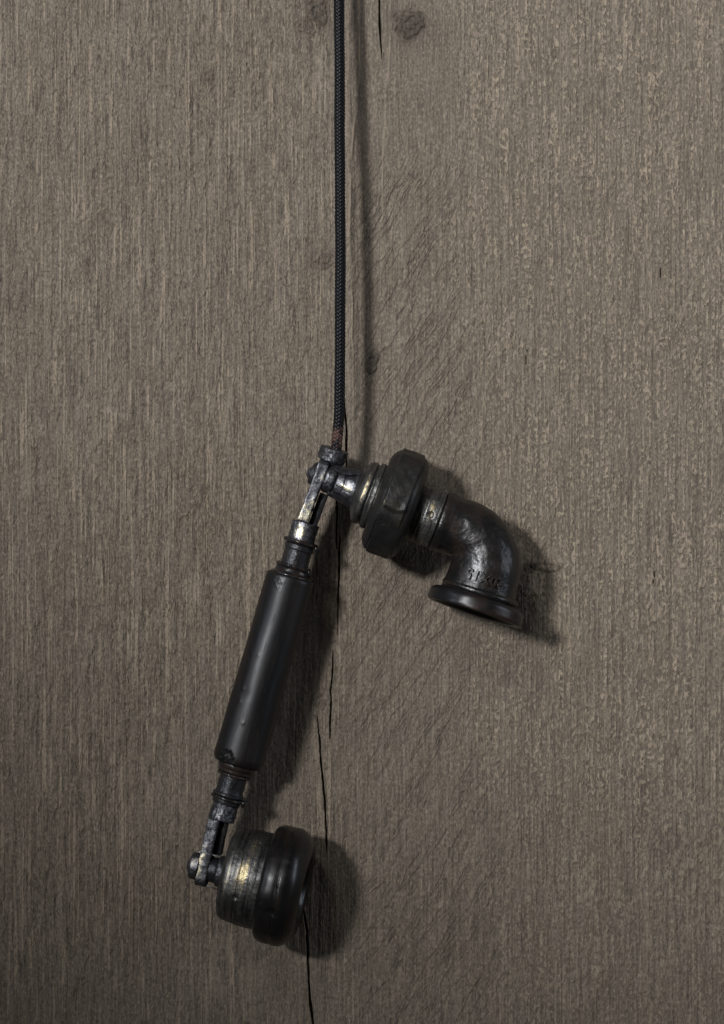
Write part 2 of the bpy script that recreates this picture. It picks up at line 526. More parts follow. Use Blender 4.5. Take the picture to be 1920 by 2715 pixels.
    saw = vn(q, al, 18, 240, 38)
    h += 1.3*(saw-.5)*cw
    knot = np.maximum(knot, cr*cw*0.05*vn(X, Y, 8, 14, 39))
    # worn seam beside the cord and pale edges
    def edge(poly, wdt, hh, pl, seed):
        nonlocal h, pale
        yy = [p[0] for p in poly]; xx = [p[1] for p in poly]; aa = [p[2] for p in poly]
        xc = np.interp(Y, yy, xx)+3*(vn(X*0, Y, 1, 40, seed)-.5); am = np.interp(Y, yy, aa)
        am = am*ss(0.2, 0.6, vn(X*0, Y, 1, 60, seed+1))
        e = np.exp(-((X-xc)/wdt)**2)*am
        h += hh*e; pale += pl*e
        return xc, am
    xc, am = edge([(-100, 951, .8), (120, 953, .9), (210, 955, .8), (280, 946, 1), (340, 938, 1), (430, 932, 1), (600, 928, .9), (800, 934, .8), (1150, 938, .5), (1250, 940, 0)], 3.2, 4.5, .95, 70)
    h -= 5.5*np.exp(-((X-xc-20)/14.0)**2)*ss(-100, 0, Y)*(1-ss(1000, 1250, Y))
    edge([(-100, 1037, .9), (60, 1035, .9), (190, 1032, .8), (260, 1024, .7), (400, 1017, .8), (600, 1014, .7), (740, 1010, .6), (800, 1006, 0)], 2.6, 2.2, .75, 72)
    edge([(1940, 838, 0), (1990, 840, 1), (2080, 845, 1), (2140, 849, .8), (2200, 856, .6), (2280, 860, 0)], 4.0, 1.5, .7, 74)
    edge([(2380, 836, 0), (2480, 846, .8), (2560, 858, .8), (2640, 868, .9), (2715, 876, .9), (2800, 880, .6)], 3.2, 1.3, .5, 76)
    edge([(2450, 787, 0), (2530, 792, .9), (2620, 796, .8), (2800, 802, .8)], 4.0, 1.3, .5, 78)
    edge([(1500, 1490, 0), (1560, 1508, .9), (1640, 1510, .8), (1720, 1509, .6), (1800, 1508, 0)], 5.0, 1.8, .6, 84)
    edge([(1520, 1480, 0), (1600, 1482, .8), (1700, 1484, .5), (1760, 1484, 0)], 4.0, 1.3, .5, 86)
    edge([(1000, 1515, 0), (1200, 1517, .7), (1400, 1516, .4), (1480, 1515, 0)], 4.0, 1.4, .35, 88)
    band = ss(911, 916, X)*(1-ss(926, 935, X))*(1-ss(1020, 1160, Y))
    pale += 0.55*band*(0.35+0.65*vn(X, Y, 4, 60, 92))  # smooth strip by the cord; its lit look is put into the pale colour
    h += 1.2*band
    # lens-shaped splinter beside the small knot
    dx, dy = (X-1449)/38.0, (Y-1507-0.04*(X-1449))/10.0
    de = np.sqrt(dx*dx+dy*dy)
    h -= 8.0*np.exp(-((de-1)/.14)**2)*(0.4+0.6*(dy > -.2))
    knot = np.maximum(knot, 0.75*np.exp(-((de-1)/.13)**2)*(0.35+0.65*vn(X, Y, 20, 20, 90)))
    h += hk
    # long splits
    for i, c in enumerate(CRACKS):
        yy = [p[0] for p in c]
        jit = 1.6*(vn(X*0, Y, 1, 22, 100+i)-.5)+0.8*(vn(X*0, Y, 1, 7, 120+i)-.5)
        xc = np.interp(Y, yy, [p[1] for p in c])+jit
        w = np.interp(Y, yy, [p[2] for p in c], left=0, right=0)*(0.45+0.75*vn(X*0, Y, 1, 19, 140+i))
        d = np.abs(X-xc)
        cut = (1-ss(0.30, 0.62, d/np.maximum(w, 0.01)))*(w > 0.15)*np.clip(w/3.0, 0, 1)
        h = h*(1-cut)-34*cut
        pale *= (1-cut)
        h += 1.2*np.exp(-((d-w*0.8)/3.0)**2)*(w > 0.3)
    # the board is not perfectly flat
    h += 5*(vn(X, Y, 420, 700, 160)-.5)
    nx, ny = len(xs), len(ys)
    co = np.stack([(X-W/2)*S, -h*S, (H/2-Y)*S], -1).reshape(-1, 3)
    i = np.arange(ny-1)[:, None]*nx; j = np.arange(nx-1)[None, :]
    q = np.stack([i+j, i+nx+j, i+nx+j+1, i+j+1], -1).reshape(-1, 4)
    # edges and back of the board
    ring = np.concatenate([np.arange(nx), np.arange(1, ny)*nx+nx-1, (ny-1)*nx+np.arange(nx-2, -1, -1), np.arange(ny-2, 0, -1)*nx])
    back = co[ring].copy(); back[:, 1] = 140*S
    base = len(co); m = len(ring)
    k = np.arange(m); k2 = (k+1) % m
    side = np.stack([ring[k], ring[k2], base+k2, base+k], -1)
    co = np.concatenate([co, back])
    z1 = np.zeros(m)
    corner = [base, base+nx-1, base+nx-1+ny-1, base+2*(nx-1)+ny-1]
    q = np.concatenate([q, side, np.array([corner])])
    me = mesh_np('wooden_wall', co, quads=q, attrs={
        'pale': np.concatenate([np.clip(pale, 0, 1).ravel(), z1]),
        'knot': np.concatenate([np.clip(knot, 0, 1).ravel(), z1]),
        'fibre': np.concatenate([np.clip(wl+0.35*low, 0, 1).ravel(), z1]),
        'scuff': np.concatenate([np.clip(wr*(1-0.5*low), 0, 1).ravel(), z1]),
        'ripple': np.concatenate([np.clip(cw*1.1, 0, 1).ravel(), z1])})
    o = link('wooden_wall', me, m_wood, Matrix.Identity(4))
    o['kind'] = 'structure'
    o['label'] = 'weathered grey-brown wooden wall with knots and long vertical splits'
    return o

build_wall()

# ------------------------------------------------------------------ telephone handset
base_pt = P(700, 1760, 138)
root = bpy.data.objects.new('telephone_handset', None)
C.objects.link(root)
root.matrix_basis = Matrix.Translation(base_pt)
root.empty_display_size = 0.01
WM[root] = Matrix.Translation(base_pt)
root['label'] = 'black telephone handset made of old pipe fittings hanging against the wooden wall'
root['category'] = 'telephone handset'

# --- frames of the three straight runs
H_NUT = 153.0
TA = R(0.5)
kA = (D-H_NUT)/D
FA = axis_frame(P(1047.6, 1336.3, H_NUT), 0.937, 0.349, TA) @ Matrix.Translation((0, 0, -28*S*kA))
H_CUP = 161.0
TB = R(5.5)
kB = (D-H_CUP)/D
FB = axis_frame(P(757.0, 2350.5, H_CUP), 0.977, 0.213, TB) @ Matrix.Translation((0, 0, -114.6*S*kB))
HH0, HH1 = 140.0, 139.0
kH = (D-139.0)/D
pt, pb = P(771.7, 1527, HH0), P(629.4, 2024.7, HH1)
FH = axis_frame(pt, -142.3, 497.7, -math.asin((HH1-HH0)/-517.6))

def sub(name, me, mat, F, parent=root, label=None):
    o = link(name, me, mat, F, parent)
    if label:
        o['label'] = label
    return o

# --- handle
def d_handle(t, z, r, p):
    d = wob(p*np.array([1, 1, 0.25]), 11, 80, 0.5)
    # crinkled paint by the top and a bite out of the lower edge
    d += blob(t, z, r, -(-0.45), 26, 16)*wob(p, 13, 5, 1.3)
    tc = 0.50
    bite = ss(0.35, 0.62, blob(t, z, r, tc, 508, 24)+wob(p, 14, 9, 0.10))
    d -= bite*(6.0+wob(p, 15, 6, 1.3))
    for (tt, zz, rr, a) in ((0.62, 318, 5, 1.4), (0.60, 352, 5, 1.2), (0.2, 405, 4, .9), (0.5, 330, 16, -.8), (-0.3, 402, 5, 1.0), (0.75, 220, 4, .7), (0.4, 222, 4, .7)):
        d += blob(t, z, r, tt, zz, rr, a)
    return d
me = lathe('handle', [(0, 30), (0, 50, 2), (0, 61.5, 5), (7, 65.0, 5), (120, 65.2, 1), (300, 66.2, 1), (470, 68, 1), (504, 68.6, 14), (520, 62, 10), (522, 40, 2), (522, 30)],
           rad=4, nseg=180, step=4, k=kH, disp=d_handle)
handle = sub('handle', me, m_handle, FH)
M_ = lathe('neck_ring', [(4, 20), (2, 55, 3), (-4, 55.5, 3), (-8, 47.5, 4), (-19, 45.5, 3), (-22, 40), (-22, 20)], rad=2.5, nseg=96, k=kH,
           disp=lambda t, z, r, p: wob(p, 20, 20, .5))
sub('neck_ring', M_, m_bead, FH, handle)
M_ = lathe('neck_ring', [(518, 20), (520, 51, 3), (530, 50, 4), (534, 46, 3), (543, 46, 3), (546, 40), (546, 20)], rad=2.5, nseg=96, k=kH,
           disp=lambda t, z, r, p: wob(p, 21, 20, .5))
sub('neck_ring', M_, m_bead, FH, handle)

def ring_me(z0, Rr, rr, k, seed, wobz=1.2):
    prof = []
    for j in range(15):
        a = math.pi*(1.0-j/14*1.0)
        prof.append((z0-rr*math.cos(math.pi-a)*1.0, Rr-rr+rr*1.0*math.sin(a)))
    prof = [(z0-rr, Rr-rr*2.2)]+[(z0+rr*math.cos(math.pi*(1-j/14)), Rr-rr+rr*math.sin(math.pi*(1-j/14))) for j in range(15)]+[(z0+rr, Rr-rr*2.2)]
    return lathe('bead_ring', prof, rad=0, nseg=96, step=5, k=k, disp=lambda t, z, r, p: wob(p, seed, 26, wobz))

# upper ferrule
fer = sub('ferrule', lathe('ferrule', [(-15, 20), (-15, 36.5), (-30, 36.5), (-70, 37, 1), (-72, 39.6, 1), (-84, 39.6, 2), (-87, 36), (-87, 20)], rad=1.0, nseg=96, k=kH,
          disp=lambda t, z, r, p: wob(p, 22, 18, .35),
          wear=lambda t, z, r, p: ss(.3, .8, blob(t, z, r, .05, -62, 7)*1.3+blob(t, z, r, -.25, -52, 6)*.7+blob(t, z, r, -.10, -44, 6)*1.0)*1.1), m_tube, FH)
sub('bead_ring', ring_me(-26, 47.5, 5.5, kH, 23), m_bead, FH, fer)
sub('bead_ring', ring_me(-93, 46.5, 6.0, kH, 24), m_bead, FH, fer)
# twisted wire end of the binding
def knot_me(F, pts, rad, k):
    path = [F @ Vector((x*S*k, y*S*k, z*S*k)) for x, y, z in pts]
    return tube('binding_knot', path, [r*S for r in rad], 8)
sub('binding_knot', knot_me(FH, [(12, -40, -93), (16, -44, -88), (14, -49, -84), (8, -51, -80), (10, -46, -76)], [4, 5.5, 6, 5, 3], kH), m_bead, Matrix.Identity(4), fer)
sub('binding_knot', knot_me(FH, [(16, -40, -28), (18, -43, -22), (14, -47, -18), (10, -46, -12)], [4, 5, 5, 3.5], kH), m_bead, Matrix.Identity(4), fer)
# upper socket
sock = sub('socket', lathe('socket', [(-86, 20), (-97, 38, 3), (-104, 35.5, 3), (-146, 36.3, 2.0), (-147, 30, 2), (-144, 24, 1), (-144, 4)], rad=1.5, nseg=120, step=4, k=kH,
           disp=lambda t, z, r, p: wob(p, 25, 22, .7)+wob(p, 26, 8, .3),
           wear=lambda t, z, r, p: blob(t, z, r, .22, -126, 22, 1.0)+blob(t, z, r, .25, -112, 11, .9)), m_worn, FH)
# lower ferrule and socket
fer2 = sub('ferrule', lathe('ferrule', [(540, 20), (540, 36.5), (590, 36.5, 1), (598, 38, 1), (600, 42.5, 2), (607, 42.5, 2), (609, 38.5, 1), (628, 38, 2), (630, 34), (630, 20)], rad=1.0, nseg=96, k=kH,
           disp=lambda t, z, r, p: wob(p, 27, 18, .35),
           wear=lambda t, z, r, p: ss(.3, .8, blob(t, z, r, -.12, 573, 10)*1.4)*1.1), m_tube, FH)
sub('bead_ring', ring_me(549, 46, 3.8, kH, 28, .6), m_bead, FH, fer2)
sub('bead_ring', ring_me(613, 46, 4.0, kH, 29, 1.4), m_bead, FH, fer2)
sub('binding_knot', knot_me(FH, [(14, -42, 606), (18, -44, 612), (14, -46, 620), (10, -43, 624)], [3, 4.5, 4.5, 3], kH), m_bead, Matrix.Identity(4), fer2)
sock2 = sub('socket', lathe('socket', [(626, 20), (627, 34, 2), (640, 34.5, 2), (672, 35.5, 2), (674, 30, 2), (671, 22, 1), (671, 4)], rad=1.5, nseg=120, step=4, k=kH,
            disp=lambda t, z, r, p: wob(p, 30, 22, .7)+wob(p, 31, 8, .4),
            wear=lambda t, z, r, p: blob(t, z, r, .1, 655, 26, .42)), m_worn, FH)

# --- yokes: flat bars with an eye, seen edge-on
def yoke_mesh(z0, z1, eye, half, length, sgn, k, seed, wearfn, nx=44, flat=0):
    """outline in the local XY plane (X to the viewer, Y along the bar), thickness z0..z1"""
    out = []
    rc = flat if flat else 13.0
    for cx, a0 in ((half-rc, 90), (-half+rc, 180)):
        for j in range(9):
            aa = R(a0-90+90*j/8)
            out.append((cx+rc*math.cos(aa), -sgn*(eye-rc+rc*math.sin(aa))))
    out = [(half, 0.0)]+out+[(-half, 0.0)]
    # straight sides, finely cut
    n = 26
    xl, yl = out[-1]
    for j in range(1, n+1):
        t = j/n
        out.append((-half+(xl+half)*(1-t), yl+(length*sgn-yl)*t))
    for j in range(1, n+1):
        t = j/n
        out.append((half+(out[0][0]-half)*t, length*sgn+(out[0][1]-length*sgn)*t))
    out = out[:-1]
    o = np.array(out)
    m = len(o)
    cen = o.mean(0)
    lay = [(z0, .0), (z0, .86), (z0+1.6, 1.0)]
    nz = 6
    lay += [(z0+1.6+(z1-z0-3.2)*i/nz, 1.0) for i in range(1, nz)]
    lay += [(z1-1.6, 1.0), (z1, .86), (z1, 0.)]
    nrm = np.roll(o, -1, 0)-np.roll(o, 1, 0)
    nrm = np.stack([nrm[:, 1], -nrm[:, 0]], 1); nrm /= np.linalg.norm(nrm, axis=1)[:, None]+1e-9
    if (nrm*(o-cen)).sum() < 0:
        nrm = -nrm
    pts = []
    for z, f in lay:
        if f == 0:
            pp = np.tile(cen, (m, 1))*0+np.stack([o[:, 0]*0.02, o[:, 1]*0.98], 1)
        elif f < 1:
            pp = o-nrm*1.6
        else:
            pp = o.copy()
        pts.append(np.concatenate([pp, np.full((m, 1), z)], 1))
    pts = np.concatenate(pts)
    d = wob(pts, seed, 26, 0.5)+wob(pts, seed+1, 9, 0.25)
    nn = np.tile(nrm, (len(lay), 1))
    pts[:, :2] += nn*d[:, None]
    pts[:, 2] += wob(pts, seed+2, 25, 0.8)
    w = wearfn(pts)
    i = np.arange(len(lay)-1)[:, None]*m; j = np.arange(m)[None, :]; j2 = (j+1) % m
    q = np.stack([i+j, i+j2, i+m+j2, i+m+j], -1).reshape(-1, 4)
    return mesh_np('yoke', pts*S*k, quads=q, attrs={'wear': w})

def g3(p, y, z, ry, rz, a=1.0):
    return a*np.exp(-((p[:, 1]-y)/ry)**2-((p[:, 2]-z)/rz)**2)*(p[:, 0] > -20)

yk = sub('yoke', yoke_mesh(-200, -171, 40, 29, 134, 1, kA, 40,
        lambda p: g3(p, 4, -176, 14, 12, .85)+g3(p, 108, -184, 30, 30, 1.0)+g3(p, 70, -178, 18, 8, .5)+0.08), m_worn, FA)
yk2 = sub('yoke', yoke_mesh(-123, -92, 49, 30, 140, -1, kB, 44,
        lambda p: g3(p, -18, -117, 46, 8, 1.15)+g3(p, 14, -106, 12, 14, .75)+g3(p, -60, -110, 20, 10, .3)+g3(p, -105, -106, 26, 16, .35)+0.0, flat=24.0), m_worn, FB)

def box_me(name, x0, x1, y0, y1, z0, z1, k, bev=2.0, seed=1):
    xs_, ys_ = (x0, x0+bev, x1-bev, x1), None
    ring = []
    for (cx, cy, a0) in ((x1-bev, y1-bev, 0), (x0+bev, y1-bev, 90), (x0+bev, y0+bev, 180), (x1-bev, y0+bev, 270)):
        for j in range(4):
            a = R(a0+30*j)
            ring.append((cx+bev*math.cos(a), cy+bev*math.sin(a)))
    ring = np.array(ring); c = ring.mean(0); m = len(ring)
    lay = [(z0, 0.02), (z0, .93), (z0+1.5, 1), (z1-1.5, 1), (z1, .93), (z1, .02)]
    pts = np.concatenate([np.concatenate([c+(ring-c)*f, np.full((m, 1), z)], 1) for z, f in lay])
    i = np.arange(len(lay)-1)[:, None]*m; j = np.arange(m)[None, :]; j2 = (j+1) % m
    q = np.stack([i+j, i+j2, i+m+j2, i+m+j], -1).reshape(-1, 4)
    return mesh_np(name, pts*S*k, quads=q)
sub('tine', box_me('tine', -30, 2, 40, 134, -169, -146, kA), m_tube, FA, yk)
sub('tine', box_me('tine', -30, 2, -140, -40, -92, -72, kB), m_tube, FB, yk2)

# --- rivets and washers
rv = sub('rivet', lathe('rivet', [(-222, 1), (-221, 9, 4), (-214, 15, 4), (-212, 17, 1), (-211, 26, 3), (-205, 30.5, 3), (-198, 30.5, 2), (-196, 12), (-130, 12), (-130, 1)], rad=2, nseg=64, k=kA,
        disp=lambda t, z, r, p: wob(p, 50, 14, .9), wear=lambda t, z, r, p: (z < -212)*.4-.25), m_worn, FA)
rv2 = sub('rivet', lathe('rivet', [(-155, 1), (-154, 14, 5), (-148, 22, 3), (-146, 30, 3), (-142, 36.5, 3), (-122, 37.5, 2), (-120, 30), (-120, 12), (-60, 12), (-60, 1)], rad=2, nseg=64, k=kB,
        disp=lambda t, z, r, p: wob(p, 51, 16, .8)+blob(t, z, r, .0, -132, 9)*wob(p, 52, 5, 2),
        wear=lambda t, z, r, p: blob(t, z, r, -.35, -133, 16, 1.1)), m_worn, FB)
ws = sub('washer', lathe('washer', [(-170, 8), (-170, 34, 3), (-164, 36.5, 3), (-146, 36.5, 3), (-141, 33, 2), (-141, 8)], rad=2, nseg=80, k=kA,
        disp=lambda t, z, r, p: wob(p, 53, 16, .5), wear=lambda t, z, r, p: blob(t, z, r, -.2, -155, 12, .3)), m_worn, FA)
ws2 = sub('washer', lathe('washer', [(-93, 8), (-93, 33, 2), (-73, 35, 2), (-73, 8)], rad=2, nseg=80, k=kB), m_tube, FB)

# --- swivel sleeve, a rolled strip with an open lip
def w_sleeve(t, z, r, p):
    return blob(t, z, r, .12, -104, 16, .95)+blob(t, z, r, -.05, -130, 10, .65)+blob(t, z, r, .3, -120, 12, .3)-.05
def d_sleeve(t, z, r, p):
    d = wob(p, 55, 18, .7)
    d -= 2.2*np.exp(-((z+118-3*np.cos(t*2))/2.2)**2)
    d += 3.0*ss(-90, -84, z)*(np.sin(t) < -.2)
    return d
slv = sub('swivel_sleeve', lathe('swivel_sleeve', [(-140, 8), (-140, 33, 3), (-136, 36.5, 3), (-118, 39.5, 1), (-88, 46.5, 2), (-83, 48.5, 1.5), (-83, 8)], rad=2, nseg=120, step=3, k=kA, disp=d_sleeve, wear=w_sleeve), m_worn, FA)
def lip(name, tc, half, z0, z1, r0, r1, k):
    n, m = 14, 10
    pts = []
    for s_, dr in ((0, 0.0), (1, 3.0)):
        for i in range(m+1):
            u = i/m
            for j in range(n+1):
                v = j/n*2-1
                wdt = half*(0.55+0.45*math.sin(math.pi*min(1, u*0.9+.1)))
                t = tc+v*wdt
                r = r0+(r1-r0)*u+dr
                pts.append((r*math.cos(t), r*math.sin(t), z0+(z1-z0)*u))
    N = (m+1)*(n+1)
    f = []
    for i in range(m):
        for j in range(n):
            a = i*(n+1)+j
            f.append((a, a+n+1, a+n+2, a+1)); f.append((N+a, N+a+1, N+a+n+2, N+a+n+1))
    for i in range(m):
        a, b = i*(n+1), (i+1)*(n+1)
        f.append((a, N+a, N+b, b)); f.append((a+n, b+n, N+b+n, N+a+n))
    for j in range(n):
        f.append((j, j+1, N+j+1, N+j)); a = m*(n+1)+j; f.append((a, N+a, N+a+1, a+1))
    return mesh_np(name, np.array(pts)*S*k, faces=f, smooth=False)
sub('lip', lip('lip', -1.35, .75, -160, -82, 40, 50, kA), m_worn, FA, slv)
sub('lip', lip('lip', 1.35, .55, -150, -82, 38, 50, kA), m_worn, FA, slv)

# --- pipe adapter: flared cone with turned rings
def w_adapt(t, z, r, p):
    return (np.exp(-((z+70)/4.0)**2)*.5+np.exp(-((z+59)/5.0)**2)*.85)*np.exp(-((t+.1+2*math.pi*(t > math.pi)*-1)/.75)**2)*1.0 \
        + np.exp(-((z+60)/6.0)**2)*.25
adp = sub('pipe_adapter', lathe('pipe_adapter', [(-90, 8), (-90, 46), (-84, 48, 2), (-78, 58, 3), (-74, 68, 3), (-71, 73, 2), (-69, 80, 3), (-62, 85.5, 2), (-50, 86, 2), (-47, 82.5, 2), (-43, 82.5, 2), (-40, 89, 3), (-30, 91, 3), (-26, 88, 2), (-22, 93, 2), (-10, 96, 2), (0, 96), (0, 8)],
          rad=2, nseg=140, step=3, k=kA, disp=lambda t, z, r, p: wob(p, 57, 30, .5), wear=w_adapt), m_ring, FA)

# --- union nut
def nut_shape(t, z, r, p):
    d = np.zeros_like(t)
    st = math.pi/3
    tc = np.mod(t-R(8.6), st)-st/2
    hexr = 146.0*0.94/np.cos(tc)
    prof = ss(-6, -1, z)*(1-ss(57, 61, z))
    flat = np.clip(hexr, 0, 150.5)*0.5+0.5*147
    # the lug above the corner is proud of the next flat and ends in a rounded lip
    tt = np.mod(t+math.pi, 2*math.pi)-math.pi
    up = (1-ss(R(5.5), R(9.5), tt+R(2.5)*((z-28)/28)**2))*ss(R(-112), R(-108), tt)
    up2 = ss(R(69), R(72), tt)+(1-ss(R(-170), R(-166), tt))
    d += prof*(flat-147+6.0*up+1.5*np.clip(up2, 0, 1)-1.2)
    d += wob(p, 60, 40, .7)+wob(p, 61, 10, .35)
    d -= blob(t, z, r, R(2), 44, 11)*4.0
    d += blob(t, z, r, R(22), 18, 15)*wob(p, 62, 6, 2.4)
    d += blob(t, z, r, R(-35), 30, 5)*-2
    return d
nut = sub('union_nut', lathe('union_nut', [(-24, 60), (-25, 90, 3), (-25, 112, 8), (-18, 128, 8), (-7, 138.5, 3), (-3, 140.5, 1), (-1, 147, 2), (58, 147, 2), (60, 141, 1), (68, 138, 8), (77, 128, 10), (82, 112, 8), (84, 80, 3), (84, 60)],
          rad=2, nseg=260, step=3, k=kA, disp=nut_shape,
          wear=lambda t, z, r, p: blob(t, z, r, R(3), 5, 14, .45)+blob(t, z, r, R(4), 40, 16, .45)+.28*np.exp(-((z+1)/3)**2)*(np.cos(t) > .2)), m_nut, FA)

# --- pipe nipple
def d_nip(t, z, r, p):
    d = wob(p, 64, 50, .5)
    ds = np.sqrt(((np.mod(t+.08+math.pi, 2*math.pi)-math.pi)*r)**2+(z-126)**2)
    d -= 6*(1-ss(5, 10, ds))
    d += 0.6*np.exp(-((ds-11.5)/2.5)**2)+(ds < 12)*wob(p, 65, 6, 1.6)
    return d
nip = sub('pipe_nipple', lathe('pipe_nipple', [(70, 50), (70, 74), (86, 77, 3), (108, 78, 1), (109.5, 77.4, .3), (111, 78, 1), (149, 78.3, 2), (151, 75, 1), (151, 50)],
          rad=1.5, nseg=200, step=3, k=kA, disp=d_nip,
          wear=lambda t, z, r, p: blob(t, z, r, -.35, 122, 16, .5)+blob(t, z, r, -.02, 126, 12, .35)+.08), m_ring, FA)

# --- pipe elbow (local: X viewer, Y down the outlet, Z along the run)
def elbow_sections():
    secs = []
    for a, r in ((152, 60), (152, 79.5), (153.5, 82.5), (158, 83.5), (172, 83.0), (176, 81.0), (182, 78.8), (190, 78.2), (200, 78)):
        secs.append((a, -1.0, 0.0, -1.0, r))
    n = 30
    for i in range(n+1):
        ph = R(88)*i/n
        d = np.interp(math.degrees(ph), [0, 36, 50, 62, 70, 88], [161, 172, 177, 184, 189, 197.0])
        ri = 5+4*math.sin(ph*1.07)
        c = (ri+d)/2; r = (d-ri)/2
        dz, dy = math.sin(ph), -math.cos(ph)
        secs.append((212+dz*c, 82+dy*c, dz, dy, r))
    cz, cy, dz, dy, r = secs[-1]
    tz, ty = -dy, dz
    for s_, rr in ((12, 94), (24, 94.5), (36, 95.5), (48, 97), (58, 99), (79, 99), (79, 60)):
        secs.append((cz+tz*s_, cy+ty*s_, dz, dy, rr))
    return secs
FE = FA @ Matrix.Rotation(R(-0.5), 4, 'Z')
SEC = elbow_sections()
OUT_DIR = (SEC[-1][2], SEC[-1][3])          # outer side direction at the outlet (z, y)
OUT_AX = (-SEC[-1][3], SEC[-1][2])          # outlet axis (z, y)
OUT_C = (SEC[39][0], SEC[39][1])
ns = 110
pts = []
for cz, cy, dz, dy, r in SEC:
    for j in range(ns):
        t = 2*math.pi*j/ns
        pts.append((r*math.cos(t), cy+dy*r*math.sin(t), cz+dz*r*math.sin(t)))
pts = np.array(pts)
cen = np.repeat(np.array([(0, q[1], q[0]) for q in SEC]), ns, 0)
nr = pts-cen; nr /= np.linalg.norm(nr, axis=1)[:, None]+1e-9
pts += nr*(wob(pts, 70, 45, .8)+wob(pts, 71, 15, .45))[:, None]
i = np.arange(len(SEC)-1)[:, None]*ns; j = np.arange(ns)[None, :]; j2 = (j+1) % ns
q = np.stack([i+j, i+j2, i+ns+j2, i+ns+j], -1).reshape(-1, 4)
elb = sub('pipe_elbow', mesh_np('pipe_elbow', pts*S*kA, quads=q), m_iron, FE)

# frame of the outlet: Z down the outlet, X to the viewer
tilt_out = R(5.0)
oz = Vector((0, OUT_AX[1], OUT_AX[0])).normalized()
ox = Vector((1, 0, 0)); oy = oz.cross(ox)
FO = Matrix.Identity(4)
for jx, c in enumerate((ox, oy, oz)):
    for jy in range(3):
        FO[jy][jx] = c[jy]
FO.translation = Vector((0, OUT_C[1], OUT_C[0]))*S*kA
rot = Matrix.Rotation(tilt_out, 4, 'Y')
FOUT = FE @ FO
# bead and flange ring, hollow
sub('bead_ring', lathe('bead_ring', [(52, 90), (52, 97), (55, 101, 2), (59, 104.5, 3), (66, 104.5, 3), (70, 101, 2), (76, 100), (76, 90)], rad=2, nseg=140, step=4, k=kA,
    disp=lambda t, z, r, p: wob(p, 72, 40, .5)+wob(p, 73, 12, .4)), m_iron, FOUT @ Matrix.Translation((0, -4*S*kA, 0)), elb)
FFL = FOUT @ Matrix.Translation((0, -6*S*kA, 98*S*kA)) @ Matrix.Rotation(R(4.0), 4, 'Y')
flg = sub('mouthpiece_ring', lathe('mouthpiece_ring', [(-22, 92), (-21, 105, 2), (-19, 117, 4), (-15, 126, 5), (-6, 129.5, 3), (12, 131, 2), (20, 130, 2.5), (22, 125, 2), (20, 115, 2), (8, 106, 3), (-40, 92, 2), (-75, 78, 2), (-80, 40), (-80, 1)],
          rad=2, nseg=180, step=4, k=kA, disp=lambda t, z, r, p: wob(p, 74, 70, .6),
          wear=lambda t, z, r, p: .16*np.exp(-((z+10)/6.0)**2)), m_flange, FFL)

# cast lettering, raised on the outlet and upside down as it hangs
def lettering(body, size, raise_px):
    cu = bpy.data.curves.new('lettering', 'FONT')
    cu.body = body
    cu.size = 1.0
    cu.align_x = 'CENTER'; cu.align_y = 'CENTER'
    cu.extrude = 0.06
    cu.bevel_depth = 0.012
    cu.offset = 0.022
    cu.bevel_resolution = 1
    cu.resolution_u = 4
    to = bpy.data.objects.new('lettering_tmp', cu)
    C.objects.link(to)
    dg = bpy.context.evaluated_depsgraph_get()
    me = bpy.data.meshes.new_from_object(to.evaluated_get(dg))
    bpy.data.objects.remove(to)
    n = len(me.vertices)
    co = np.zeros(n*3, np.float32); me.vertices.foreach_get('co', co); co = co.reshape(-1, 3)
    xr = co[:, 0].max()-co[:, 0].min(); yr = co[:, 1].max()-co[:, 1].min()
    co[:, 0] *= 104/xr; co[:, 1] *= 30/yr
    return me, co
me, co = lettering('20X15', 1, 3)
co[:, 0] += 0
zs = (co[:, 2]-co[:, 2].min())/(co[:, 2].max()-co[:, 2].min())
zloc = 22+co[:, 1]                                   # text up points down the outlet
rad_ = np.interp(zloc, [0, 12, 24, 36, 48, 58], [94, 94, 94.5, 95.5, 97, 99])
th = co[:, 0]/95.0
Rr = rad_-1.5+zs*8.5
# outlet frame: X viewer, Y = Z x X ; text right runs towards the inlet side
new = np.stack([Rr*np.cos(th), Rr*np.sin(th), zloc], 1)*S*kA
me.vertices.foreach_set('co', new.astype(np.float32).ravel())
wa = me.attributes.new('wear', 'FLOAT', 'POINT')
wa.data.foreach_set('value', (0.36*zs).astype(np.float32))
me.update()
let = sub('lettering', me, m_iron, FOUT, elb, label='raised cast lettering reading 20X15')

# --- cord collar on top of the joint
HC = 135.0
kC = (D-HC)/D
FC = axis_frame(P(880, 1214, HC), 0.31, -0.95, R(6))
col = sub('cord_collar', lathe('cord_collar', [(-34, 1), (-34, 22), (-20, 24, 4), (-12, 30, 3), (-9, 36.5, 3), (0, 38, 3), (24, 38.5, 2.5), (26, 35, 2), (25, 18, 2), (20, 14), (10, 14), (10, 1)],
          rad=2, nseg=110, step=3, k=kC, disp=lambda t, z, r, p: wob(p, 75, 24, .8)+wob(p, 76, 7, .3),
          wear=lambda t, z, r, p: blob(t, z, r, .15, 10, 18, .25)+.05), m_worn, FC)

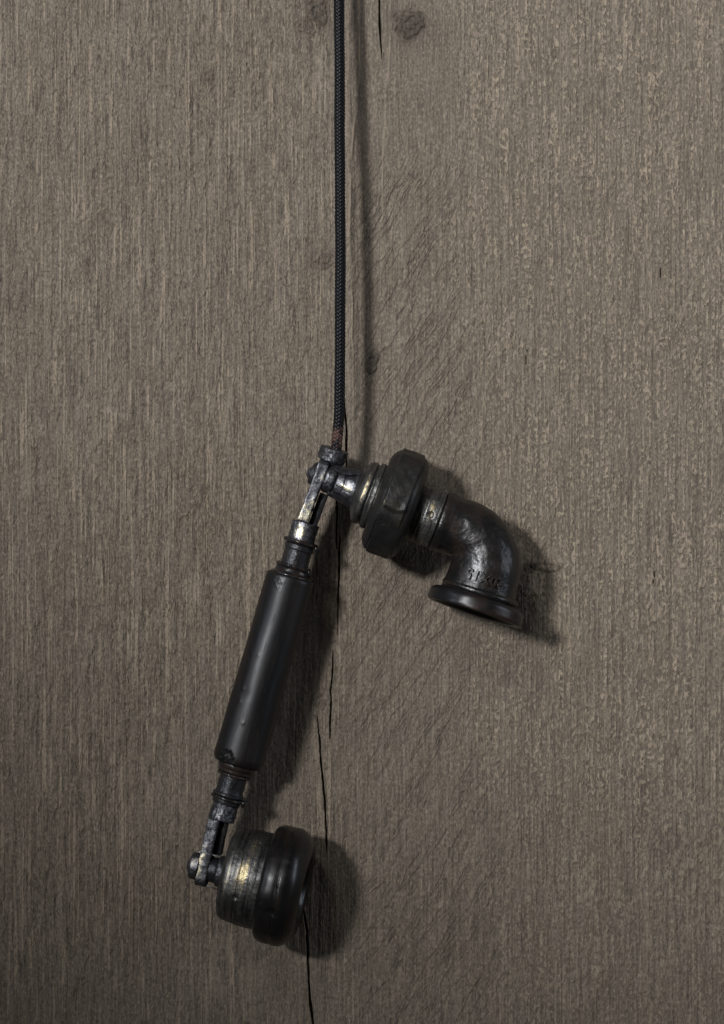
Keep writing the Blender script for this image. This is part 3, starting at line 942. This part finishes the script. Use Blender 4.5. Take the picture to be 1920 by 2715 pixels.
# --- earpiece
hub = sub('earpiece_hub', lathe('earpiece_hub', [(-73, 8), (-73, 36, 3), (-69, 41, 3), (-52, 42.5, 2), (-40, 43), (-40, 8)], rad=2, nseg=90, k=kB,
          disp=lambda t, z, r, p: wob(p, 77, 20, .6), wear=lambda t, z, r, p: blob(t, z, r, -.1, -60, 12, .25)), m_worn, FB)
def d_cup(t, z, r, p):
    d = wob(p, 78, 60, .8)
    ds = np.sqrt(((np.mod(t-.33+math.pi, 2*math.pi)-math.pi)*r)**2+(z-4)**2)
    d -= 5*(1-ss(4, 7.5, ds))
    ds2 = np.sqrt(((np.mod(t+.95+math.pi, 2*math.pi)-math.pi)*r)**2+(z-30)**2)
    d -= 2.5*(1-ss(3, 8, ds2))
    return d
def w_cup(t, z, r, p):
    tt = np.mod(t+math.pi, 2*math.pi)-math.pi
    return .70*np.exp(-((z-16)/15.0)**2-((tt+.25)/.26)**2)+.50*np.exp(-((z-4)/20.0)**2-((tt+.05)/.4)**2)+.62*np.exp(-((z-20)/14.0)**2-((tt+.85)/.28)**2)+.25*np.exp(-((z+30)/9.0)**2-((tt)/.6)**2)-.02
cup = sub('earpiece_cup', lathe('earpiece_cup', [(-48, 20), (-49, 60, 4), (-50, 100, 6), (-46, 113, 8), (-36, 121, 6), (-10, 125.5, 3), (-1, 126, .6), (0.5, 124.6, .3), (2, 127.5, .6), (40, 129, 2), (66, 129.5, 1), (66, 40)],
          rad=2, nseg=220, step=3, k=kB, disp=d_cup, wear=w_cup), m_ring, FB)
def d_rim(t, z, r, p):
    d = wob(p, 79, 90, 1.0)
    tt = np.mod(t+math.pi, 2*math.pi)-math.pi
    zc = 108+4*np.sin(tt*3+1)+1.5*np.sin(tt*11)
    d -= 1.9*np.exp(-((z-zc)/1.2)**2)*ss(-.35, -.15, tt)*(r > 120)
    ds = np.sqrt(((tt-.34)*r)**2+(z-106)**2)
    d -= ss(.4, .7, np.exp(-(ds/15)**2)+wob(p, 80, 8, .12))*4.0*(1+wob(p, 81, 5, .3))
    return d
rim = sub('earpiece_rim', lathe('earpiece_rim', [(58, 110), (57, 130, 1), (59, 142, 6), (64, 152, 8), (78, 157.8, 8), (96, 159, 5), (105, 158.0, 5), (114, 159.3, 5), (126, 159, 8), (145, 150.5, 12), (160, 133, 12), (168, 116, 10), (169, 104, 6), (164, 92, 6), (152, 84, 6), (140, 70, 4), (138, 30, 4), (138, 1)],
          rad=5, nseg=240, step=2.6, k=kB, disp=d_rim), m_rim, FB)
# thin wire clip at the lower joint
def wire(pts, rad=1.7):
    return tube('wire_clip', [P(*p) for p in pts], rad*S, 8)
sub('wire_clip', wire([(515, 2266, 150), (521, 2260, 165), (537, 2259, 172), (556, 2263, 166), (572, 2269, 168), (586, 2270, 170), (604, 2271.5, 160)]), m_wire, Matrix.Identity(4))
sub('wire_clip', wire([(548, 2346, 172), (558, 2351.7, 172), (578.5, 2359.6, 170), (592, 2366, 160)]), m_wire, Matrix.Identity(4))

# ------------------------------------------------------------------ braided cord
def bez(points, n):
    p = [np.array(q, float) for q in points]
    p = [2*p[0]-p[1]]+p+[2*p[-1]-p[-2]]
    out = []
    for i in range(1, len(p)-2):
        for j in range(n):
            t = j/n
            out.append(0.5*((2*p[i])+(-p[i-1]+p[i+1])*t+(2*p[i-1]-5*p[i]+4*p[i+1]-p[i+2])*t*t+(-p[i-1]+3*p[i]-3*p[i+1]+p[i+2])*t**3))
    out.append(p[-2])
    return np.array(out)

def build_cord():
    way = [(890.5, 1212, 137), (892, 1185, 139), (896, 1140, 141), (900, 1080, 142), (902, 960, 141), (902.5, 800, 138), (902, 600, 132), (901.5, 400, 122), (900.5, 200, 109), (899, 0, 95), (899, -200, 80), (899, -420, 58), (899, -520, 20), (899, -540, -60)]
    wp = [P(*w) for w in way]
    cen = bez([tuple(w) for w in wp], 24)
    seg = np.linalg.norm(np.diff(cen, axis=0), axis=1)
    L = np.concatenate([[0], np.cumsum(seg)])
    st = 3.2*S
    n = int(L[-1]/st)
    u = np.linspace(0, L[-1], n)
    c = np.stack([np.interp(u, L, cen[:, i]) for i in range(3)], 1)
    c[:, 0] += S*(0.5*np.sin(u/S/83+1)+0.25*np.sin(u/S/37))*np.clip(u/S/150, 0, 1)
    d = np.gradient(c, axis=0); d /= np.linalg.norm(d, axis=1)[:, None]
    ref = np.array([0.0, -1.0, 0.15])
    a = ref-d*(d @ ref)[:, None]; a /= np.linalg.norm(a, axis=1)[:, None]
    b = np.cross(d, a)
    NS, pitch, r0, amp, rs = 8, 76*S, 10.6*S, 2.0*S, 3.6*S
    ypx = H/2-c[:, 2]/S
    wear1 = np.exp(-((ypx-1165)/48)**2)*.64+np.exp(-((ypx-915)/5)**2)*.45+np.exp(-((ypx-300)/3)**2)*.0
    co, qu, wr = [], [], []
    base = 0
    m = 8
    rgn = np.random.default_rng(5)
    for di in (1, -1):
        for s_ in range(NS):
            ph = 2*math.pi*s_/NS+di*2*math.pi*u/pitch
            # over two, under two: the same hand lies on top all along a column
            rr = r0*(1+0.02*np.sin(u/S/61)+0.012*np.sin(u/S/23))+di*amp*np.sin(4*ph+0.9+0.25*np.sin(u/S/140))
            rad = rr[:, None]*(a*np.cos(ph)[:, None]+b*np.sin(ph)[:, None])
            p = c+rad
            tg = np.gradient(p, axis=0); tg /= np.linalg.norm(tg, axis=1)[:, None]
            e1 = rad/np.linalg.norm(rad, axis=1)[:, None]
            e1 = e1-tg*(e1*tg).sum(1)[:, None]; e1 /= np.linalg.norm(e1, axis=1)[:, None]
            e2 = np.cross(tg, e1)
            jw = rgn.uniform(-.25, .25)
            for k in range(m):
                t = 2*math.pi*k/m
                co.append(p+(e1*math.cos(t)*0.55+e2*math.sin(t)*1.05)*rs)
                wr.append(wear1*(1+jw))
            for k in range(m):
                k2 = (k+1) % m
                i0 = base+k*n+np.arange(n-1); i1 = base+k2*n+np.arange(n-1)
                qu.append(np.stack([i0, i1, i1+1, i0+1], -1))
            base += m*n
    me = mesh_np('braid', np.concatenate(co), quads=np.concatenate(qu), attrs={'wear': np.concatenate(wr)})
    r = bpy.data.objects.new('braided_cord', None)
    C.objects.link(r)
    loc = Matrix.Translation(wp[-1])
    r.matrix_basis = loc; WM[r] = loc
    r.empty_display_size = 0.01
    r['label'] = 'black braided cloth cord hanging straight down the wooden wall'
    r['category'] = 'cord'
    link('braid', me, m_cord, Matrix.Identity(4), r)
    core = tube('core', [tuple(q) for q in c[::6]], 9.8*S, 12)
    link('core', core, m_cord, Matrix.Identity(4), r)

build_cord()
